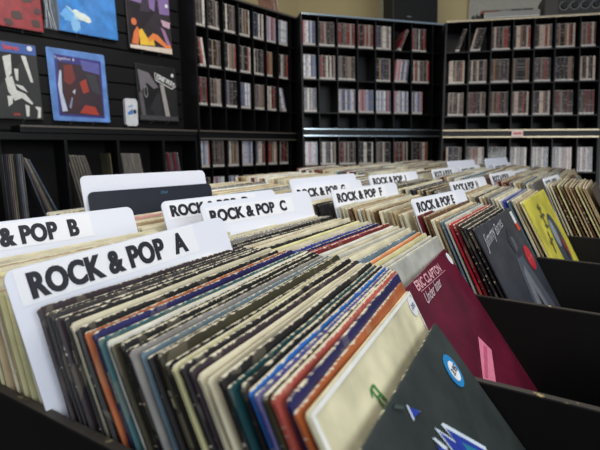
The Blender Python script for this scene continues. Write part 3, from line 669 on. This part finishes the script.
# black and white portrait with blue band
o, s_ = disp('record_album', 'black and white abstract album with blue band and red title, left edge', -.924, .026, -.682, .318, (26, 26, 28))
art(o, 'cover_print', [((50, 82, 150), [(.01, .86), (.99, .86), (.99, .99), (.01, .99)])]+[((196, 196, 192), p) for p in ([(.5, .80), (.62, .84), (.6, .6), (.52, .5)], [(.76, .84), (.83, .84), (.9, .5), (.86, .5)], [(.5, .52), (.6, .56), (.64, .38), (.76, .34), (.86, .22), (.84, .2), (.70, .28), (.6, .24), (.52, .36)],
    [(.64, .66), (.7, .66), (.68, .5), (.65, .52)], [(.5, .3), (.58, .3), (.56, .2), (.5, .16)], [(.88, .18), (.97, .17), (.95, .03), (.90, .02), (.92, .12)], [(.62, .46), (.74, .44), (.8, .36), (.7, .4)], [(.74, .2), (.80, .18), (.78, .04), (.74, .04)])],
    texts=[((200, 62, 58), 'Stereo', .52, .90, .018, dict(bold=.03, sx=.8)), ((200, 62, 58), 'Live', .56, .05, .010, dict(bold=.02))], size=s_)
sticker(o, 'price_sticker', 'round pale sticker', 0, 0, [((206, 212, 224), disc(.90, .945, .04, ry=.033))], size=s_)
# blue framed album
o, s_ = disp('record_album', 'light blue bordered album with a dark red picture on the slatted wall', -.646, .026, -.408, .320, (92, 132, 196))
art(o, 'cover_print', [((52, 46, 120), [(.10, .07), (.90, .06), (.92, .90), (.12, .92)]), ((46, 30, 42), [(.14, .10), (.88, .09), (.88, .80), (.16, .82)]), ((84, 84, 150), [(.55, .88), (.88, .86), (.88, .7), (.58, .74)]), ((110, 40, 36), [(.26, .78), (.40, .80), (.44, .6), (.34, .5), (.24, .55)]), ((58, 26, 30), [(.2, .5), (.5, .55), (.46, .2), (.3, .12)]),
    ((150, 52, 40), [(.50, .56), (.62, .62), (.66, .44), (.55, .40)]), ((178, 186, 206), [(.13, .50), (.18, .70), (.21, .7), (.19, .40), (.25, .14), (.16, .13)]), ((160, 52, 38), [(.45, .12), (.80, .10), (.74, .22), (.56, .24)]), ((50, 50, 58), [(.62, .7), (.8, .68), (.86, .4), (.72, .44)]), ((176, 180, 200), [(.36, .42), (.42, .46), (.40, .38)]), ((120, 130, 160), [(.28, .2), (.34, .34), (.36, .33), (.31, .17)])],
    texts=[((220, 220, 230), 'Together &', .12, .85, .013, dict(bold=0, spacing=1.2, sx=.8))], size=s_)
# ONE WAY album
o, s_ = disp('record_album', 'black album with a ONE WAY street sign picture, below the lilac album', -.264, .041, -.050, .306, (22, 20, 22))
art(o, 'cover_print', [((104, 98, 104), [(.04, .9), (.30, .86), (.42, .72), (.52, .62), (.40, .58), (.24, .68), (.08, .5)]), ((84, 78, 82), [(.03, .5), (.12, .5), (.16, .1), (.06, .1)]), ((150, 144, 140), [(.56, .68), (.66, .66), (.78, .04), (.66, .04)]), ((120, 116, 120), disc(.2, .52, .05, ry=.11)), ((26, 24, 26), disc(.2, .52, .035, ry=.08)), ((60, 58, 62), [(.02, .02), (.98, .02), (.98, .10), (.02, .1)]),
    ((34, 32, 36), [(.28, .22), (.46, .5), (.54, .5), (.6, .1), (.4, .1)])], size=s_)
sg = MB(); 
sgp = [(.44, .88), (.90, .74), (.97, .66), (.86, .60), (.44, .74)]
art(o, 'street_sign_print', [((190, 190, 190), sgp), ((18, 18, 20), [(.455, .865), (.89, .73), (.945, .665), (.86, .62), (.455, .755)])], texts=[((214, 214, 214), 'ONE WAY', .47, .775, .022, dict(bold=.03, sx=.72, rot=-20))], size=s_, lift=.0028)
sticker(o, 'price_sticker', 'small round white sticker', 0, 0, [((214, 218, 220), disc(.90, .86, .035, ry=.03))], size=s_)
# white tag holder
tg = MB(); tg.add([(0, 0, 0)]*0, [], M_LABEL)
pts = [(-.336, .022), (-.326, .014), (-.285, .014), (-.277, .024), (-.274, .125), (-.282, .139), (-.326, .139), (-.335, .130)]
n = len(pts); tg.add([(a, YW-.024, b) for a, b in pts]+[(a, YW-.004, b) for a, b in pts], [list(range(n))[::-1], list(range(n, 2*n))]+[[i, (i+1) % n, n+(i+1) % n, n+i] for i in range(n)], flat(198, 200, 204))
tg.add([(a, YW-.0246, b) for a, b in [(-.326, .074), (-.300, .094), (-.300, .068), (-.324, .064)]], [[0, 1, 2, 3]], flat(64, 116, 178)); tg.add([(-.290+.009*math.cos(k*.5236), YW-.0247, .080+.010*math.sin(k*.5236)) for k in range(12)], [list(range(12))], flat(30, 40, 70))
tg.add([(a, YW-.0246, b) for a, b in [(-.322, .104), (-.300, .112), (-.298, .104), (-.32, .098)]], [[0, 1, 2, 3]], flat(120, 150, 186))
o = put(tg.build('price_card')); tag(o, 'small white card with a blue mark hanging between two albums', 'card')

# LP cabinet under the ledge
cab = empty('record_cabinet', FLt, 'black open record cabinet below the slatted wall ledge', 'cabinet')
def cp(name, *a): mb = MB(); mb.box(*a, M_RACK, None, .001); return mb.build(name, cab)
CB = [-.875, -.642, -.424, -.202, -.016]
cp('top_board', -.88, .004, -.055, -.012, .116, -.030); cp('bottom_board', -.88, .004, -.446, -.012, .40, -.426); cp('top_board', -.88, .151, -.055, -.012, .40, -.03)
cp('back_panel', -.88, .392, -.4255, -.012, .40, -.0555); cp('lower_panel', -.88, .02, -1.32, -.012, .39, -.4465)
for b_ in CB: cp('upright', b_-.006, .004, -.4255, b_+.006, .391, -.0555)
def lp(x, lean, c, h=.315, k=0):
    M = FLt @ Matrix.Translation((x, .03+.16, -.4250)) @ Matrix.Rotation(R(lean), 4, 'Y')
    o = link('record_sleeve', VARL[k % 3])
    # local y (width) -> depth; spine (y=-) faces viewer
    o.matrix_world = M; o.color = rgb(*c); return o
VARL = [sleeve_mesh('record_sleeve', [sleeve_geo(90+k, .0034+.0006*k, .0006*k)], M_CVR) for k in range(3)]
LPC = [(96, 96, 100), (60, 58, 62), (130, 126, 120), (40, 38, 44), (84, 100, 120), (110, 104, 84), (52, 56, 72), (150, 144, 136), (36, 34, 34), (120, 96, 90)]
def hue(c):
    r, g, b = c
    if r > 100 and g < 80: return 'reddish'
    if b > r+12: return 'bluish'
    if sum(c) < 150: return 'black'
    if sum(c) > 370: return 'pale'
    return 'brownish' if r > b+18 else 'dark grey' if sum(c) < 240 else 'grey'
def row(x0, x1, lean, pitch, nm, step=0, cs=None):
    x = x0; k = 0
    while x < x1:
        ln = lean+step*k
        o = lp(x, ln, (cs or LPC)[(k*3) % len(cs or LPC)], k=k); tag(o, hue((cs or LPC)[(k*3) % len(cs or LPC)])+' record spine-out '+nm, 'record', 'records '+nm); x += pitch; k += 1
row(-.862, -.790, 0, .0066, 'upright in the leftmost cubby of the cabinet')
row(-.716, -.655, -15, .0072, 'leaning left in the leftmost cubby of the cabinet', step=-.8)
row(-.572, -.475, -11, .0075, 'in the second cubby of the cabinet', step=-.3, cs=[(130, 124, 118), (90, 84, 80), (150, 140, 128), (70, 66, 66)])
o = lp(-.436, -3, (110, 106, 84)); tag(o, 'olive record leaning at the right of the second cubby of the cabinet', 'record')
row(-.362, -.262, -7, .0075, 'in the third cubby of the cabinet', step=-.2, cs=[(136, 130, 124), (96, 92, 90), (150, 144, 138)])
row(-.158, -.075, -6, .0072, 'in the fourth cubby of the cabinet', cs=[(90, 88, 90), (60, 56, 60), (130, 70, 84), (110, 106, 110), (140, 40, 50)])

# ---------------------------------------------------------------- walls, floor and what stands on the racks
mb = MB(); mb.box(-4, -2, -.05, 3.5, 5, 0, M_FLOOR); mb.build('floor')['kind'] = 'structure'
# left wall above and behind the left rack, then the back wall
mb = MB(); mb.box(-.008, D+.28, -1.32, 1.203, D+.32, 1.6, M_WALL); put(mb.build('wall_left_rear'))['kind'] = 'structure'
C.objects['wall_left_rear'].name = 'wall_corner'
S = Vector(UNIT[2]['S']); FB = Matrix(((S.x, -S.y, 0, -.584), (S.y, S.x, 0, 2.7076), (0, 0, 1, EYE+.088), (0, 0, 0, 1)))
mb = MB(); mb.box(-1.006, .62, -1.33, 2.2, .66, 1.6, M_WALL); o = mb.build('wall_back'); o.matrix_world = FB; o['kind'] = 'structure'
mb = MB(); mb.box(-.408, .60, -1.33, -.370, .619, 1.6, flat(176, 168, 140)); o = mb.build('trim_1'); o.matrix_world = FB; o['kind'] = 'structure'
mb = MB(); mb.box(.185, .598, -1.33, 2.0, .619, 1.6, flat(158, 154, 140)); o = mb.build('trim_2'); o.matrix_world = FB; o['kind'] = 'structure'

# black loudspeaker on the corner rack
FC = UNIT[0]['F']; TOP = .654
sp = empty('loudspeaker', FC @ Matrix.Translation((.742, .075, TOP)), 'black box loudspeaker standing on top of the corner CD rack', 'speaker')
a = MB(); a.box(-.156, -.06, .001, .156, .07, .36, mat('speaker_vinyl', rgb(20, 20, 21), .6, noise=.2), None, .004); a.build('cabinet', sp)
a = MB(); a.box(-.146, -.063, .012, .146, -.0605, .348, mat('speaker_cloth', rgb(14, 14, 15), .9, noise=.3, scale=200), None, .001); a.build('grille', sp)
a = MB(); a.box(-.06, -.0645, .028, -.03, -.0633, .033, flat(120, 118, 116)); a.build('badge', sp)
# pale leaning sleeves on the left rack
for k in range(4):
    M = FLt @ Matrix.Translation((.600+.013*k, .085, .681+.004)) @ Matrix.Rotation(R(16), 4, 'Y') @ Matrix.Scale(.6, 4, (0, 0, 1)) @ Matrix.Scale(.4, 4, (0, 1, 0))
    vs, fs, uvv = sleeve_geo(80+k, .006, 0, size=(.12, .19)); me = sleeve_mesh('magazine', [(vs, fs, uvv)], M_SLV)
    o = link('magazine', me); o.matrix_world = FLt @ Matrix.Translation((.560+.012*k, .075, .683)) @ Matrix.Rotation(R(-13), 4, 'Y'); o.color = rgb(*[(150, 110, 96), (170, 140, 128), (110, 84, 74), (176, 150, 140)][k])
    tag(o, 'thin brownish magazine leaning on top of the left-hand CD rack', 'magazine', 'magazines on top of the left-hand CD rack')
# turntable, bottles and amplifier on the right-hand rack
FT = FR @ Matrix.Translation((0, 0, .647))
M_DK = mat('dark_plastic', rgb(38, 36, 34), .45, noise=.2); M_GR = mat('brushed_grey', rgb(150, 148, 142), .35, .5, noise=.1)
tt = empty('turntable', FT @ Matrix.Translation((.36, .072, .001)), 'grey and black turntable on top of the right-hand CD rack', 'turntable')
a = MB(); a.box(-.15, -.066, .008, .15, .066, .045, M_GR, None, .004); a.build('plinth', tt)
a = MB(); a.cyl((-.03, 0, .0455), .058, .056, .012, M_GR, 32); a.build('platter', tt)
a = MB(); a.cyl((-.03, 0, .058), .055, .055, .002, flat(26, 24, 26), 32); a.build('record_disc', tt)
a = MB(); a.box(.055, -.05, .05, .062, .04, .056, M_GR); a.cyl((.058, .045, .0455), .012, .010, .02, M_GR); a.build('tonearm', tt)
for sx in (-.13, .13):
    a = MB(); a.cyl((sx, -.045, 0), .014, .012, .0078, M_GR); a.build('foot', tt)
a = MB(); a.box(-.145, .045, .0465, .145, .062, .11, mat('smoky_lid', rgb(70, 64, 58), .15, noise=.1), None, .006); a.build('dust_lid', tt)
o = MB(); o.box(-.05, -.03, .0, .06, .04, .018, flat(112, 50, 40), None, .003); o = o.build('red_box'); o.matrix_world = FT @ Matrix.Translation((.245, .06, .0465)); tag(o, 'small dull red box lying on the turntable', 'box')
for k, (xx, hh, rr_) in enumerate(((.155, .05, .010), (.178, .062, .009), (.196, .055, .010))):
    b_ = empty('small_bottle', FT @ Matrix.Translation((xx, .04+.008*k, .0008)), ['shortest dark bottle left of the turntable', 'tallest dark bottle left of the turntable, between two others', 'dark bottle nearest to the turntable'][k], 'bottle', None)
    a = MB(); a.cyl((0, 0, 0), rr_, rr_, hh*.7, M_DK, 14); a.cyl((0, 0, hh*.7), rr_, rr_*.45, hh*.12, M_DK, 14); a.build('body', b_)
    a = MB(); a.cyl((0, 0, hh*.82), rr_*.5, rr_*.5, hh*.18, M_GR, 12); a.build('cap', b_)
am = empty('amplifier', FT @ Matrix.Translation((.70, .072, .001)), 'dark amplifier with a row of round knobs on the right-hand CD rack', 'amplifier')
a = MB(); a.box(-.165, -.05, .010, .125, .068, .13, mat('amp_case', rgb(40, 38, 37), .5, noise=.15), None, .003); a.build('case', am)
a = MB(); a.box(-.16, -.053, .014, -.095, -.0505, .126, mat('amp_panel', rgb(62, 58, 54), .45, noise=.15), None, .001); a.build('side_panel', am)
RX = Matrix.Rotation(R(90), 4, 'X')
for k in range(4):
    a = MB(); a.cyl((0, 0, 0), .022, .019, .012, mat('knob_dark', rgb(26, 25, 25), .4, noise=.1), 28, Matrix.Translation((-.062+.0545*k, -.0505, .062)) @ RX); a.build('knob', am)
    a = MB(); a.cyl((0, 0, 0), .025, .025, .002, M_GR, 28, Matrix.Translation((-.062+.0545*k, -.0503, .062)) @ RX); a.build('knob_ring', am)
for sx in (-.14, .10):
    a = MB(); a.cyl((sx, 0, 0), .014, .012, .0098, M_DK); a.build('foot', am)
for o in C.objects:
    if '_t' in o: del o['_t']
